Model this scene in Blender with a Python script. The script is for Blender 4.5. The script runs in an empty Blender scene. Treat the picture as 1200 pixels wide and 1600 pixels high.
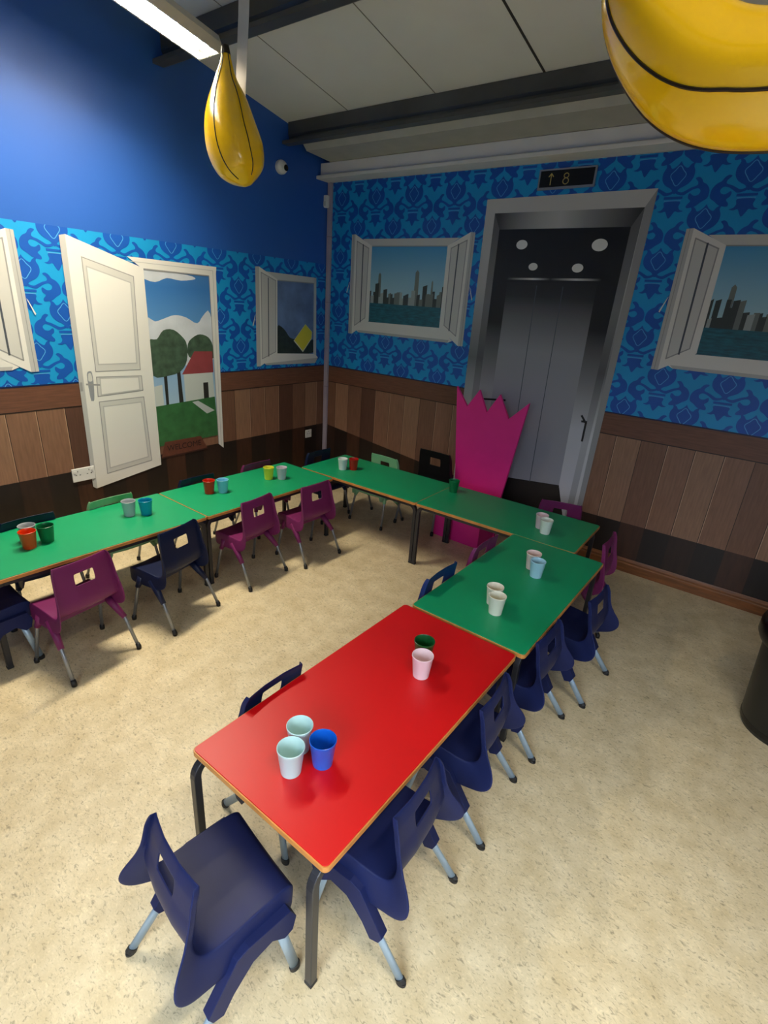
import bpy, bmesh, math, random
from mathutils import Vector, Matrix
from mathutils.geometry import tessellate_polygon
random.seed(7)
S = bpy.context.scene
COL = S.collection
R = math.radians

# ------------------------------------------------------------------ camera
cd = bpy.data.cameras.new('camera'); cam = bpy.data.objects.new('camera', cd); COL.objects.link(cam)
cR = Vector((0.791, 0.609, 0.066)); cF = Vector((-0.5457, 0.7490, -0.3755)).normalized()
cR = (cR - cR.dot(cF) * cF).normalized(); cU = cR.cross(cF)
cam.matrix_world = Matrix(((cR.x, cU.x, -cF.x, 1.1942), (cR.y, cU.y, -cF.y, -0.6717), (cR.z, cU.z, -cF.z, 1.9025), (0, 0, 0, 1)))
cd.sensor_fit = 'HORIZONTAL'; cd.sensor_width = 36; cd.lens = 806.45 / 1200 * 36; cd.clip_start = 0.02
S.camera = cam

# ------------------------------------------------------------------ colour management, world
S.view_settings.view_transform = 'Standard'; S.view_settings.look = 'None'
S.view_settings.gamma = 1; S.view_settings.use_curve_mapping = False
S.view_settings.exposure = 0.0
S.cycles.max_bounces = 8; S.cycles.use_denoising = True
S.cycles.sample_clamp_indirect = 4
w = bpy.data.worlds.new('world'); S.world = w; w.use_nodes = True
w.node_tree.nodes['Background'].inputs[0].default_value = (0.75, 0.86, 1, 1)
w.node_tree.nodes['Background'].inputs[1].default_value = 0.4


def area(name, loc, size, energy, color, direction, spread=180):
    l = bpy.data.lights.new(name, 'AREA'); l.shape = 'RECTANGLE'; l.size, l.size_y = size
    l.energy = energy; l.color = color; l.spread = R(spread)
    o = bpy.data.objects.new(name, l); COL.objects.link(o)
    o.location = loc
    o.rotation_euler = Vector(direction).to_track_quat('-Z', 'Y').to_euler()
    return o


# daylight through the window in the right wall and the one in the rear wall
area('daylight_right', (4.12, -0.95, 1.65), (1.5, 1.4), 34, (0.80, 0.90, 1.0), (-1, -.1, -0.45), 130)
area('daylight_rear', (1.5, -2.32, 1.7), (2.1, 1.5), 62, (0.76, 0.88, 1.0), (0, .75, -0.85), 96)

# ------------------------------------------------------------------ materials
MATS = {}


def lin(c):
    return tuple((x / 255 / 12.92 if x / 255 <= .04045 else ((x / 255 + .055) / 1.055) ** 2.4) for x in c) + (1,)


def mat(name, rgb, rough=.5, metal=0., var=0., vscale=8., bump=0., bscale=60., coat=0., spec=.5, stretch=None):
    """rgb in sRGB 0-255; var = strength of a soft procedural colour variation"""
    if name in MATS: return MATS[name]
    m = bpy.data.materials.new(name); m.use_nodes = True; nt = m.node_tree; b = nt.nodes['Principled BSDF']
    b.inputs['Base Color'].default_value = lin(rgb); b.inputs['Roughness'].default_value = rough
    b.inputs['Metallic'].default_value = metal; b.inputs['Coat Weight'].default_value = coat
    b.inputs['Specular IOR Level'].default_value = spec
    tc = nt.nodes.new('ShaderNodeTexCoord'); mp = nt.nodes.new('ShaderNodeMapping')
    nt.links.new(tc.outputs['Object'], mp.inputs[0])
    if stretch: mp.inputs['Scale'].default_value = stretch
    if var:
        n = nt.nodes.new('ShaderNodeTexNoise'); n.inputs['Scale'].default_value = vscale; n.inputs['Detail'].default_value = 5
        nt.links.new(mp.outputs[0], n.inputs['Vector'])
        r = nt.nodes.new('ShaderNodeValToRGB'); c = lin(rgb)
        r.color_ramp.elements[0].position = .3; r.color_ramp.elements[1].position = .7
        r.color_ramp.elements[0].color = tuple(x * (1 - var) for x in c[:3]) + (1,)
        r.color_ramp.elements[1].color = tuple(min(1, x * (1 + var)) for x in c[:3]) + (1,)
        nt.links.new(n.outputs['Fac'], r.inputs[0]); nt.links.new(r.outputs[0], b.inputs['Base Color'])
    if bump:
        n = nt.nodes.new('ShaderNodeTexNoise'); n.inputs['Scale'].default_value = bscale; n.inputs['Detail'].default_value = 3
        nt.links.new(mp.outputs[0], n.inputs['Vector'])
        bp = nt.nodes.new('ShaderNodeBump'); bp.inputs['Strength'].default_value = bump; bp.inputs['Distance'].default_value = .002
        nt.links.new(n.outputs['Fac'], bp.inputs['Height']); nt.links.new(bp.outputs[0], b.inputs['Normal'])
    MATS[name] = m
    return m


def ramp_mat(name, axis, stops, rough=.5):
    """printed colour blend along one object axis: stops = [(coordinate, rgb)]"""
    m = bpy.data.materials.new(name); m.use_nodes = True; nt = m.node_tree; b = nt.nodes['Principled BSDF']
    tc = nt.nodes.new('ShaderNodeTexCoord'); sp = nt.nodes.new('ShaderNodeSeparateXYZ'); nt.links.new(tc.outputs['Object'], sp.inputs[0])
    mr = nt.nodes.new('ShaderNodeMapRange'); lo, hi = stops[0][0], stops[-1][0]
    mr.inputs['From Min'].default_value = lo; mr.inputs['From Max'].default_value = hi
    nt.links.new(sp.outputs[axis], mr.inputs['Value'])
    r = nt.nodes.new('ShaderNodeValToRGB'); e = r.color_ramp.elements
    while len(e) < len(stops): e.new(.5)
    for k, (p, c) in enumerate(stops):
        e[k].position = (p - lo) / (hi - lo); e[k].color = lin(c)
    nt.links.new(mr.outputs[0], r.inputs[0]); nt.links.new(r.outputs[0], b.inputs['Base Color'])
    b.inputs['Roughness'].default_value = rough
    MATS[name] = m
    return m


def emit(name, rgb, s):
    m = bpy.data.materials.new(name); m.use_nodes = True; b = m.node_tree.nodes['Principled BSDF']
    b.inputs['Emission Color'].default_value = lin(rgb); b.inputs['Emission Strength'].default_value = s
    MATS[name] = m
    return m


def floor_mat():
    m = bpy.data.materials.new('flecked_vinyl'); m.use_nodes = True; nt = m.node_tree; b = nt.nodes['Principled BSDF']
    tc = nt.nodes.new('ShaderNodeTexCoord')

    def noise(scale, detail=4, rough=.6, dist=0., stretch=None):
        n = nt.nodes.new('ShaderNodeTexNoise'); n.inputs['Scale'].default_value = scale; n.inputs['Detail'].default_value = detail
        n.inputs['Roughness'].default_value = rough; n.inputs['Distortion'].default_value = dist
        if stretch:
            mp = nt.nodes.new('ShaderNodeMapping'); mp.inputs['Scale'].default_value = stretch
            mp.inputs['Rotation'].default_value = (0, 0, .6)
            nt.links.new(tc.outputs['Object'], mp.inputs[0]); nt.links.new(mp.outputs[0], n.inputs['Vector'])
        else: nt.links.new(tc.outputs['Object'], n.inputs['Vector'])
        return n

    def ramp(src, stops):
        r = nt.nodes.new('ShaderNodeValToRGB'); e = r.color_ramp.elements
        while len(e) < len(stops): e.new(.5)
        for k, (p, c) in enumerate(stops): e[k].position = p; e[k].color = c
        nt.links.new(src, r.inputs[0]); return r.outputs[0]

    def mix(f, a, c, mode='MIX'):
        x = nt.nodes.new('ShaderNodeMix'); x.data_type = 'RGBA'; x.blend_type = mode
        if isinstance(f, float): x.inputs[0].default_value = f
        else: nt.links.new(f, x.inputs[0])
        nt.links.new(a, x.inputs[6]); nt.links.new(c, x.inputs[7]); return x.outputs[2]
    g = lambda v: (v, v, v, 1)
    base = ramp(noise(9, 5).outputs['Fac'], [(.3, lin((200, 181, 142))), (.7, lin((223, 207, 172)))])
    fl = ramp(noise(55, 3, .55, 1.2, (1, 1.9, 1)).outputs['Fac'], [(.30, g(.55)), (.43, g(.97)), (.58, g(1)), (.70, g(1.14))])
    sp = ramp(noise(150, 2, .6, .4).outputs['Fac'], [(.24, g(.62)), (.36, g(1))])
    big = ramp(noise(1.6, 4).outputs['Fac'], [(.3, g(.93)), (.7, g(1.04))])
    c = mix(1., base, fl, 'MULTIPLY'); c = mix(1., c, sp, 'MULTIPLY'); c = mix(1., c, big, 'MULTIPLY')
    nt.links.new(c, b.inputs['Base Color'])
    rr = nt.nodes.new('ShaderNodeMapRange'); nt.links.new(noise(5, 4).outputs['Fac'], rr.inputs[0])
    rr.inputs['To Min'].default_value = .38; rr.inputs['To Max'].default_value = .6
    nt.links.new(rr.outputs[0], b.inputs['Roughness'])
    bp = nt.nodes.new('ShaderNodeBump'); bp.inputs['Strength'].default_value = .12; bp.inputs['Distance'].default_value = .002
    nt.links.new(noise(90, 3).outputs['Fac'], bp.inputs['Height']); nt.links.new(bp.outputs[0], b.inputs['Normal'])
    return m


# ------------------------------------------------------------------ helpers
def tag(o, label=None, cat=None, group=None, kind=None):
    if label: o['label'] = label
    if cat: o['category'] = cat
    if group: o['group'] = group
    if kind: o['kind'] = kind
    return o


def empty(name, loc, rz=0.):
    o = bpy.data.objects.new(name, None); COL.objects.link(o); o.location = loc; o.rotation_euler = (0, 0, rz)
    o.empty_display_size = .05
    return o


class MB:
    """collects geometry (with material slots) and links it as one mesh object"""
    def __init__(s): s.v = []; s.f = []; s.mi = []; s.mats = []
    def slot(s, m):
        if m not in s.mats: s.mats.append(m)
        return s.mats.index(m)
    def add(s, vs, fs, m, M=None):
        k = len(s.v); i = s.slot(m)
        s.v += [tuple(M @ Vector(p)) if M else tuple(p) for p in vs]
        s.f += [tuple(a + k for a in f) for f in fs]; s.mi += [i] * len(fs)
    def box(s, a, b, m, M=None):
        (x0, y0, z0), (x1, y1, z1) = a, b
        vs = [(x0, y0, z0), (x1, y0, z0), (x1, y1, z0), (x0, y1, z0), (x0, y0, z1), (x1, y0, z1), (x1, y1, z1), (x0, y1, z1)]
        s.add(vs, [(0, 3, 2, 1), (4, 5, 6, 7), (0, 1, 5, 4), (1, 2, 6, 5), (2, 3, 7, 6), (3, 0, 4, 7)], m, M)
    def prism(s, poly, axis, t0, t1, m):
        """extrude a 2-D outline along axis 0/1/2 from t0 to t1"""
        def P(a, b, t):
            return [(t, a, b), (a, t, b), (a, b, t)][axis]
        n = len(poly); tri = tessellate_polygon([[Vector((a, b, 0)) for a, b in poly]])
        vs = [P(a, b, t0) for a, b in poly] + [P(a, b, t1) for a, b in poly]
        fs = [tuple(t) for t in tri] + [tuple(i + n for i in t[::-1]) for t in tri]
        fs += [(i, (i + 1) % n, (i + 1) % n + n, i + n) for i in range(n)]
        s.add(vs, fs, m)
    def tube(s, pts, rad, m, seg=12, caps=True, flat=1.):
        pts = [Vector(p) for p in pts]; n = len(pts)
        rad = rad if isinstance(rad, (list, tuple)) else [rad] * n
        vs = []; up = None
        for i, p in enumerate(pts):
            t = (pts[min(i + 1, n - 1)] - pts[max(i - 1, 0)]).normalized()
            if up is None:
                up = Vector((1, 0, 0)) if abs(t.x) < .9 else Vector((0, 1, 0))
            a = (up - up.dot(t) * t).normalized(); b = t.cross(a); up = a
            for k in range(seg):
                an = 2 * math.pi * (k + .5) / seg
                vs.append(p + rad[i] * (math.cos(an) * a * flat + math.sin(an) * b))
        fs = [(i * seg + k, i * seg + (k + 1) % seg, (i + 1) * seg + (k + 1) % seg, (i + 1) * seg + k) for i in range(n - 1) for k in range(seg)]
        if caps: fs += [tuple(range(seg))[::-1], tuple((n - 1) * seg + k for k in range(seg))]
        s.add(vs, fs, m)
    def lathe(s, prof, m, seg=32, c=(0, 0, 0)):
        vs = [(c[0] + r * math.cos(2 * math.pi * k / seg), c[1] + r * math.sin(2 * math.pi * k / seg), c[2] + z) for r, z in prof for k in range(seg)]
        fs = [(i * seg + k, i * seg + (k + 1) % seg, (i + 1) * seg + (k + 1) % seg, (i + 1) * seg + k) for i in range(len(prof) - 1) for k in range(seg)]
        if prof[0][0] > 1e-4: fs.append(tuple(range(seg))[::-1])
        if prof[-1][0] > 1e-4: fs.append(tuple((len(prof) - 1) * seg + k for k in range(seg)))
        s.add(vs, fs, m)
    def build(s, name, parent=None, smooth=False, bevel=0., subsurf=0, solid=0., loc=None, autosmooth=None):
        me = bpy.data.meshes.new(name); me.from_pydata(s.v, [], s.f)
        for m in s.mats: me.materials.append(m)
        me.polygons.foreach_set('material_index', s.mi)
        bm = bmesh.new(); bm.from_mesh(me)
        bmesh.ops.remove_doubles(bm, verts=bm.verts, dist=1e-6)
        if len(s.f): bmesh.ops.recalc_face_normals(bm, faces=bm.faces)
        bm.to_mesh(me); bm.free()
        if smooth or autosmooth:
            me.shade_smooth() if hasattr(me, 'shade_smooth') else None
            if autosmooth: me.set_sharp_from_angle(angle=R(autosmooth))
        o = bpy.data.objects.new(name, me); COL.objects.link(o)
        if parent: o.parent = parent
        if loc: o.location = loc
        if solid:
            q = o.modifiers.new('solid', 'SOLIDIFY'); q.thickness = solid; q.offset = 0
        if bevel:
            q = o.modifiers.new('bevel', 'BEVEL'); q.width = bevel; q.segments = 2; q.limit_method = 'ANGLE'
        if subsurf:
            q = o.modifiers.new('sub', 'SUBSURF'); q.levels = subsurf; q.render_levels = subsurf
        return o


def kids(o): return list(o.children)


def copy_tree(o, parent=None, swap=None):
    c = o.copy(); COL.objects.link(c)
    if parent: c.parent = parent
    if swap and c.type == 'MESH':
        key = (o.data.name, swap[1].name)
        if any(m is swap[0] for m in o.data.materials):
            if key not in SWAPS:
                d = o.data.copy()
                for i, m in enumerate(d.materials):
                    if m is swap[0]: d.materials[i] = swap[1]
                SWAPS[key] = d
            c.data = SWAPS[key]
    for ch in kids(o): copy_tree(ch, c, swap)
    return c


SWAPS = {}


def catmull(p, n=6, closed=True):
    out = []; L = len(p)
    for i in range(L if closed else L - 1):
        a, b, c, d = (p[(i - 1) % L], p[i], p[(i + 1) % L], p[(i + 2) % L]) if closed else (p[max(i - 1, 0)], p[i], p[i + 1], p[min(i + 2, L - 1)])
        for k in range(n):
            t = k / n
            out.append(tuple(.5 * (2 * b[j] + (c[j] - a[j]) * t + (2 * a[j] - 5 * b[j] + 4 * c[j] - d[j]) * t * t + (3 * b[j] - a[j] - 3 * c[j] + d[j]) * t ** 3) for j in range(len(b))))
    if not closed: out.append(tuple(p[-1]))
    return out


# ================================================================== THE ROOM
CX, CY = -2.8017, 3.5446            # the corner between the left wall and the back wall
WA, WL = 0.0064, 1.5822
BU = Vector((math.cos(WA), math.sin(WA), 0)); BN = Vector((math.sin(WA), -math.cos(WA), 0))
LU = Vector((-math.cos(WL), -math.sin(WL), 0)); LN = Vector((math.sin(WL), -math.cos(WL), 0))
SL = .18; ZC = 3.17                 # ceiling pitch and height at the back wall
XR, YR = 4.2, -2.4


def wall_matrix(wall, u=0., z=0., d=0.):
    U, N = (BU, BN) if wall == 'B' else (LU, LN)
    Y = Vector((0, 0, 1)).cross(U)
    p = Vector((CX, CY, z)) + U * u + N * d
    return Matrix(((U.x, Y.x, 0, p.x), (U.y, Y.y, 0, p.y), (0, 0, 1, p.z), (0, 0, 0, 1)))


SGN = {'B': -1, 'L': 1}             # local y that points into the room

floor = MB(); floor.box((CX - .2, YR - .1, -.1), (XR + .1, CY + .2, 0), floor_mat())
tag(floor.build('floor'), kind='structure')

paint_blue = mat('blue_wall_paint', (40, 92, 178), .42, bump=.15, bscale=120)
plaster = mat('pale_plaster', (196, 196, 190), .8, var=.04)
ceil_m = mat('ceiling_panel', (222, 221, 214), .75, var=.05, vscale=2, bump=.1)
steel = mat('dark_purlin_steel', (84, 84, 80), .38, metal=.2, var=.18, vscale=3)
white_box = mat('white_trunking', (220, 218, 212), .55, var=.03)


def ceil_z(y): return ZC + SL * (CY - y)


b = MB(); b.prism([(YR, 0), (CY + .06, 0), (CY + .06, ceil_z(CY)), (YR, ceil_z(YR))], 0, CX - .14, CX, paint_blue)
# the wall is very slightly turned so that it stays square with the print on it
wl = b.build('wall_left'); tag(wl, kind='structure')
wl.matrix_world = Matrix.Translation((CX, CY, 0)) @ Matrix.Rotation(WL - math.pi / 2, 4, 'Z') @ Matrix.Translation((-CX, -CY, 0))
b = MB(); b.box((CX - .14, CY, 0), (XR + .1, CY + .12, ceil_z(CY)), plaster)
wb = b.build('wall_back'); tag(wb, kind='structure')
wb.matrix_world = Matrix.Translation((CX, CY, 0)) @ Matrix.Rotation(WA, 4, 'Z') @ Matrix.Translation((-CX, -CY, 0))
# right wall with a window opening, rear wall with a window opening
b = MB()
b.prism([(YR, 0), (-1.75, 0), (-1.75, ceil_z(-1.75)), (YR, ceil_z(YR))], 0, XR, XR + .14, paint_blue)
b.prism([(.65, 0), (CY + .14, 0), (CY + .14, ceil_z(CY + .14)), (.65, ceil_z(.65))], 0, XR, XR + .14, paint_blue)
b.box((XR, -1.75, 0), (XR + .14, .65, .88), paint_blue)
b.prism([(-1.75, 2.42), (.65, 2.42), (.65, ceil_z(.65)), (-1.75, ceil_z(-1.75))], 0, XR, XR + .14, paint_blue)
tag(b.build('wall_right'), kind='structure')
b = MB()
b.box((CX - .2, YR - .14, 0), (.3, YR, ceil_z(YR)), paint_blue); b.box((2.7, YR - .14, 0), (XR + .14, YR, ceil_z(YR)), paint_blue)
b.box((.3, YR - .14, 0), (2.7, YR, .85), paint_blue); b.box((.3, YR - .14, 2.55), (2.7, YR, ceil_z(YR)), paint_blue)
tag(b.build('wall_rear'), kind='structure')
frame_w = mat('white_window_frame', (225, 225, 222), .4)
glass = bpy.data.materials.new('window_glass'); glass.use_nodes = True
gb = glass.node_tree.nodes['Principled BSDF']; gb.inputs['Transmission Weight'].default_value = 1; gb.inputs['Roughness'].default_value = .0
gb.inputs['IOR'].default_value = 1.1
for k, (ax, a0, a1, z0, z1, t) in enumerate([(0, -1.75, .65, .88, 2.42, XR + .06), (1, .3, 2.7, .85, 2.55, YR - .06)]):
    fr = MB()
    def bar(p0, p1, q0, q1, m, th=.05, B=None):
        B = B or fr
        if ax == 0: B.box((t - th / 2, p0, q0), (t + th / 2, p1, q1), m)
        else: B.box((p0, t - th / 2, q0), (p1, t + th / 2, q1), m)
    bar(a0, a1, z0, z0 + .06, frame_w); bar(a0, a1, z1 - .06, z1, frame_w)
    for u in (a0, (a0 + a1) / 2 - .03, a1 - .06): bar(u, u + .06, z0 + .06, z1 - .06, frame_w)
    root = fr.build('window_%d' % (k + 1)); tag(root, kind='structure')
    g = MB(); bar(a0 + .06, a1 - .06, z0 + .06, z1 - .06, glass, .006, g); g.build('window_glass', root)

# sloping ceiling made of boards, dark joints between them
b = MB()
b.prism([(YR - .15, ceil_z(YR - .15)), (CY + .14, ceil_z(CY + .14)), (CY + .14, ceil_z(CY + .14) + .1), (YR - .15, ceil_z(YR - .15) + .1)], 0, CX - .2, XR + .15, ceil_m)
ce = b.build('ceiling'); tag(ce, kind='structure')
seam_m = mat('dark_board_joint', (52, 50, 47), .7); seam_l = mat('faint_board_joint', (135, 132, 124), .7)
j = MB()
for x, wd, m in ((-2.1, .004, seam_l), (-1.29, .005, seam_l), (-.50, .014, seam_m), (.3, .005, seam_l), (1.1, .014, seam_m), (1.9, .005, seam_l), (2.7, .014, seam_m)):
    j.prism([(YR, ceil_z(YR) - .003), (CY, ceil_z(CY) - .003), (CY, ceil_z(CY)), (YR, ceil_z(YR))], 0, x - wd / 2, x + wd / 2, m)
tag(j.build('board_joint', ce), kind='structure')


# Z-shaped steel purlins under the boards (trim_1, trim_2 ...)
def purlin(n, y, dep=.185):
    z = ceil_z(y); b = MB(); t = .006; fl = .07
    out = [(y - .0, z - .002), (y + fl, z - .002 - SL * fl), (y + fl, z - .018 - SL * fl), (y + t, z - .012), (y + t, z - dep * .55), (y + t + .016, z - dep * .62),
           (y + t + .016, z - dep + t), (y + t, z - dep), (y - fl, z - dep), (y - fl, z - dep + .025), (y - fl + t, z - dep + .025), (y - fl + t, z - dep + t), (y, z - dep + t), (y + .010, z - dep * .62), (y, z - dep * .52)]
    b.prism(out, 0, CX + .03, XR, steel)
    o = b.build('trim_%d' % n); tag(o, kind='structure')
purlin(1, 2.99, .175); purlin(2, 1.84, .19); purlin(3, .7, .19); purlin(4, -.45, .19); purlin(5, -1.6, .19)

# boxed eaves at the head of the back wall: pale strip, box and thin lip
b = MB(); b.prism([(3.06, 3.115), (3.10, 3.075), (3.44, 3.055), (3.44, 3.2), (3.06, 3.22)], 0, CX + .14, XR, mat('grey_white_strip', (172, 170, 162), .6, var=.06))
tag(b.build('trim_6'), kind='structure')
b = MB(); b.prism([(3.40, 2.955), (3.40, 3.055), (3.54, 3.055), (3.54, 2.955)], 0, CX + .02, XR, white_box)
b.prism([(3.365, 2.925), (3.365, 2.952), (3.395, 2.962), (3.54, 2.962), (3.54, 2.925)], 0, CX - .0, XR, white_box)
tag(b.build('trim_7', bevel=.004), kind='structure')

# wooden skirting along the back wall and the left wall
wood_sk = mat('stained_skirting', (122, 72, 32), .45, var=.35, vscale=5, stretch=(1.2, 14, 14))
for wall, nm, L in (('B', 'baseboard_back', 6.9), ('L', 'baseboard_left', 6.9)):
    b = MB(); s = SGN[wall]
    pr = [(0, 0), (s * .022, 0), (s * .022, .07), (s * .017, .078), (s * .017, .09), (s * .009, .104), (s * .006, .112), (0, .112)]
    b.prism(pr, 0, .03, L, wood_sk)
    o = b.build(nm); o.matrix_world = wall_matrix(wall); tag(o, kind='structure')


# ------------------------------------------------------------------ printed wall covering
def flat(B, wall, pts, d, m):
    """flat printed shape in wall coordinates (u, z) at d metres proud of the wall"""
    tri = tessellate_polygon([[Vector((a, c, 0)) for a, c in pts]])
    B.add([(a, SGN[wall] * d, c) for a, c in pts], [tuple(t) for t in tri], m)


def rect(a, z0, c, z1): return [(a, z0), (c, z0), (c, z1), (a, z1)]


paper = mat('bright_blue_paper', (14, 150, 212), .5, var=.05, vscale=3)
motif_m = mat('deep_blue_damask', (8, 82, 176), .5, var=.08, vscale=4)
line_m = mat('light_blue_line', (84, 166, 226), .5)

BUD = catmull([(0, .080), (.018, .055), (.045, .040), (.062, .060), (.088, .072), (.080, .050), (.093, .018), (.090, -.020), (.066, -.052), (.024, -.076), (.010, -.098), (0, -.104)], 4, False)
BUD = BUD + [(-x, z) for x, z in BUD[::-1][1:-1]]
LEAF = [(u * .95, z * .81) for u, z in catmull([(.003, -.098), (.023, -.112), (.048, -.118), (.070, -.106), (.100, -.088), (.132, -.074), (.132, -.052), (.112, -.026), (.132, -.018), (.152, -.034), (.164, -.056),
                (.190, -.074), (.210, -.106), (.214, -.146), (.206, -.172), (.178, -.194), (.146, -.222), (.100, -.232), (.094, -.212), (.112, -.184), (.094, -.163), (.091, -.138), (.100, -.128),
                (.124, -.146), (.150, -.141), (.160, -.116), (.142, -.096), (.112, -.104), (.086, -.122), (.060, -.140), (.026, -.134), (.003, -.118)], 4)]
BAR = [(-.056, -.119), (.056, -.119), (.056, -.134), (-.056, -.134)]
BASE = catmull([(-.045, -.148), (.045, -.148), (.044, -.176), (.056, -.196), (.078, -.204), (.052, -.210), (.030, -.204), (.018, -.222), (0, -.246), (-.018, -.222), (-.030, -.204), (-.052, -.210), (-.078, -.204), (-.056, -.196), (-.044, -.176)], 3)
def ring(pts, wd):
    n = len(pts); out = []
    for i in range(n):
        p, q, r = Vector(pts[i - 1]), Vector(pts[i]), Vector(pts[(i + 1) % n])
        t = (r - p).normalized(); out.append((q.x - t.y * wd, q.y + t.x * wd))
    return out
DIA = catmull([(0, .052), (.022, .028), (.043, .002), (.024, -.030), (0, -.056), (-.024, -.030), (-.043, .002), (-.022, .028)], 4)


def damask(wall, u0, zrow, z0, z1, umax, parent):
    B = MB(); s = SGN[wall]
    r = 0; z = zrow
    while z - .25 < z1 + .3: z += .249; r += 1
    rows = []
    while z > z0 - .2: rows.append((z, r)); z -= .249; r -= 1
    for z, r in rows:
        u = u0 - .4145 * 3 + (.20725 if r % 2 else 0)
        while u < umax + .3:
            if u > -.3:
                sh = lambda P, k=1: [(u + k * a, z + c) for a, c in P]
                flat(B, wall, sh(BUD), .0018, motif_m); flat(B, wall, sh(LEAF), .0016, motif_m); flat(B, wall, sh(LEAF, -1), .0016, motif_m)
                flat(B, wall, sh(BAR), .0018, motif_m); flat(B, wall, sh(BASE), .0017, motif_m)
                o = sh(DIA); i = ring(o, .0045); n = len(o)
                B.add([(a, s * .0024, c) for a, c in o] + [(a, s * .0024, c) for a, c in i], [(k, (k + 1) % n, (k + 1) % n + n, k + n) for k in range(n)], line_m)
                flat(B, wall, [(u - .05, z - .140), (u + .05, z - .140), (u + .05, z - .145), (u - .05, z - .145)], .0024, line_m)
            u += .4145
    o = B.build('damask_pattern', parent)
    bm = bmesh.new(); bm.from_mesh(o.data)
    for co, no in (((0, 0, z1), (0, 0, 1)), ((0, 0, z0), (0, 0, -1)), ((.0, 0, 0), (-1, 0, 0)), ((umax, 0, 0), (1, 0, 0))):
        bmesh.ops.bisect_plane(bm, geom=bm.verts[:] + bm.edges[:] + bm.faces[:], plane_co=co, plane_no=no, clear_outer=True)
    bm.to_mesh(o.data); bm.free()
    return o


rail_m = mat('printed_rail_wood', (106, 68, 50), .5, var=.22, vscale=7, stretch=(1, 1, 12))
planks_m = [mat('printed_plank_%s' % n, c, .5, var=.16, vscale=7, stretch=(12, 1, 1)) for n, c in
            (('tan', (132, 95, 73)), ('brown', (116, 81, 62)), ('umber', (88, 57, 44)), ('sand', (142, 106, 82)))]
dark_pl = [mat('printed_board_%s' % n, c, .5, var=.25, vscale=5, stretch=(6, 1, 1)) for n, c in (('espresso', (44, 26, 18)), ('black', (28, 18, 14)), ('walnut', (62, 36, 24)))]
gap_m = mat('printed_gap', (36, 20, 14), .5); hi_m = mat('printed_edge', (190, 152, 124), .5)


def panelling(wall, umax, zline, parent, off):
    B = MB(); s = SGN[wall]
    flat(B, wall, rect(0, .112, umax, .62), .001, dark_pl[0])
    u = -.0 + off; k = 0; seq = [1, 3, 1, 2, 0, 0, 3, 1, 0, 3, 0]
    flat(B, wall, rect(0, 1.07, umax, 1.235), .0022, rail_m)
    flat(B, wall, rect(0, 1.229, umax, 1.239), .003, mat('printed_shadow_line', (10, 28, 70), .5))
    flat(B, wall, rect(0, 1.066, umax, 1.073), .003, gap_m)
    while u < umax:
        a, c = max(u, 0), min(u + .182, umax)
        if c > a:
            za, zc = zline(a), zline(c)
            flat(B, wall, [(a, za), (c, zc), (c, 1.07), (a, 1.07)], .0016, planks_m[seq[k % 11]])
            flat(B, wall, [(a, .112), (c, .112), (c, zc), (a, za)], .0016, dark_pl[[0, 1, 2, 1][k % 4]])
            flat(B, wall, [(c - .004, .112), (c, .112), (c, 1.066), (c - .004, 1.066)], .0024, gap_m)
            if seq[k % 11] in (0, 3): flat(B, wall, [(a + .001, za), (a + .005, za), (a + .005, 1.064), (a + .001, 1.064)], .0024, hi_m)
        u += .182; k += 1
    o = B.build('panelling_print', parent); return o


def mural(wall, ztop, zline, u0, zrow, umax, off):
    B = MB(); flat(B, wall, rect(0.0, 1.235, umax, ztop), .0008, paper)
    o = B.build('wall_covering_%s' % ('back' if wall == 'B' else 'left')); o.matrix_world = wall_matrix(wall)
    tag(o, kind='structure')
    tag(damask(wall, u0, zrow, 1.236, ztop, umax, o), kind='structure'); tag(panelling(wall, umax, zline, o, off), kind='structure')


mural('B', 2.925, lambda u: .60 - .115 * min(u, 1.6) if u < 1.7 else .40, .586, 2.787, 6.9, -.016)
mural('L', 2.215, lambda u: .60, 1.121, 1.95, 6.9, -.055)


# ------------------------------------------------------------------ printed pictures on the wall covering
whitep = mat('printed_white', (226, 224, 218), .5); whites = mat('printed_soft_white', (204, 203, 198), .5)
greyp = mat('printed_grey', (150, 150, 150), .5); linep = mat('printed_dark_line', (74, 80, 90), .5)
shadep = mat('printed_pale_grey', (184, 184, 182), .5)


class Pic:
    def __init__(s, wall, name, u, z, label, cat, group=None):
        s.wall, s.u, s.z = wall, u, z
        s.root = empty(name, (0, 0, 0)); s.root.matrix_world = wall_matrix(wall, u, z, .0)
        tag(s.root, label, cat, group)
    def part(s, name, shapes, parent=None):
        B = MB()
        for pts, d, m in shapes: flat(B, s.wall, [(a - s.u, c - s.z) for a, c in pts], d, m)
        return B.build(name, parent or s.root)


def outline(pts, wd):
    """closed outline strip as quads -> list of polygons"""
    n = len(pts); out = []
    for i in range(n):
        a, b_ = Vector(pts[i]), Vector(pts[(i + 1) % n]); t = (b_ - a).normalized(); nn = Vector((-t.y, t.x)) * wd / 2
        out.append([tuple(a + nn - t * wd / 2), tuple(b_ + nn + t * wd / 2), tuple(b_ - nn + t * wd / 2), tuple(a - nn - t * wd / 2)])
    return out


def seg(a, b_, wd): return outline([a, b_], wd)[:1]


skyw = ramp_mat('printed_city_sky', 2, [(.0, (196, 214, 210)), (.35, (168, 206, 216)), (.8, (60, 150, 200))])
water = mat('printed_teal_water', (26, 92, 108), .5, var=.45, vscale=14, stretch=(1, 1, 5))
city_m = [mat('printed_tower_%s' % n, c, .5) for n, c in (('dark', (52, 60, 58)), ('grey', (112, 120, 116)), ('pale', (160, 170, 168)))]


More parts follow.
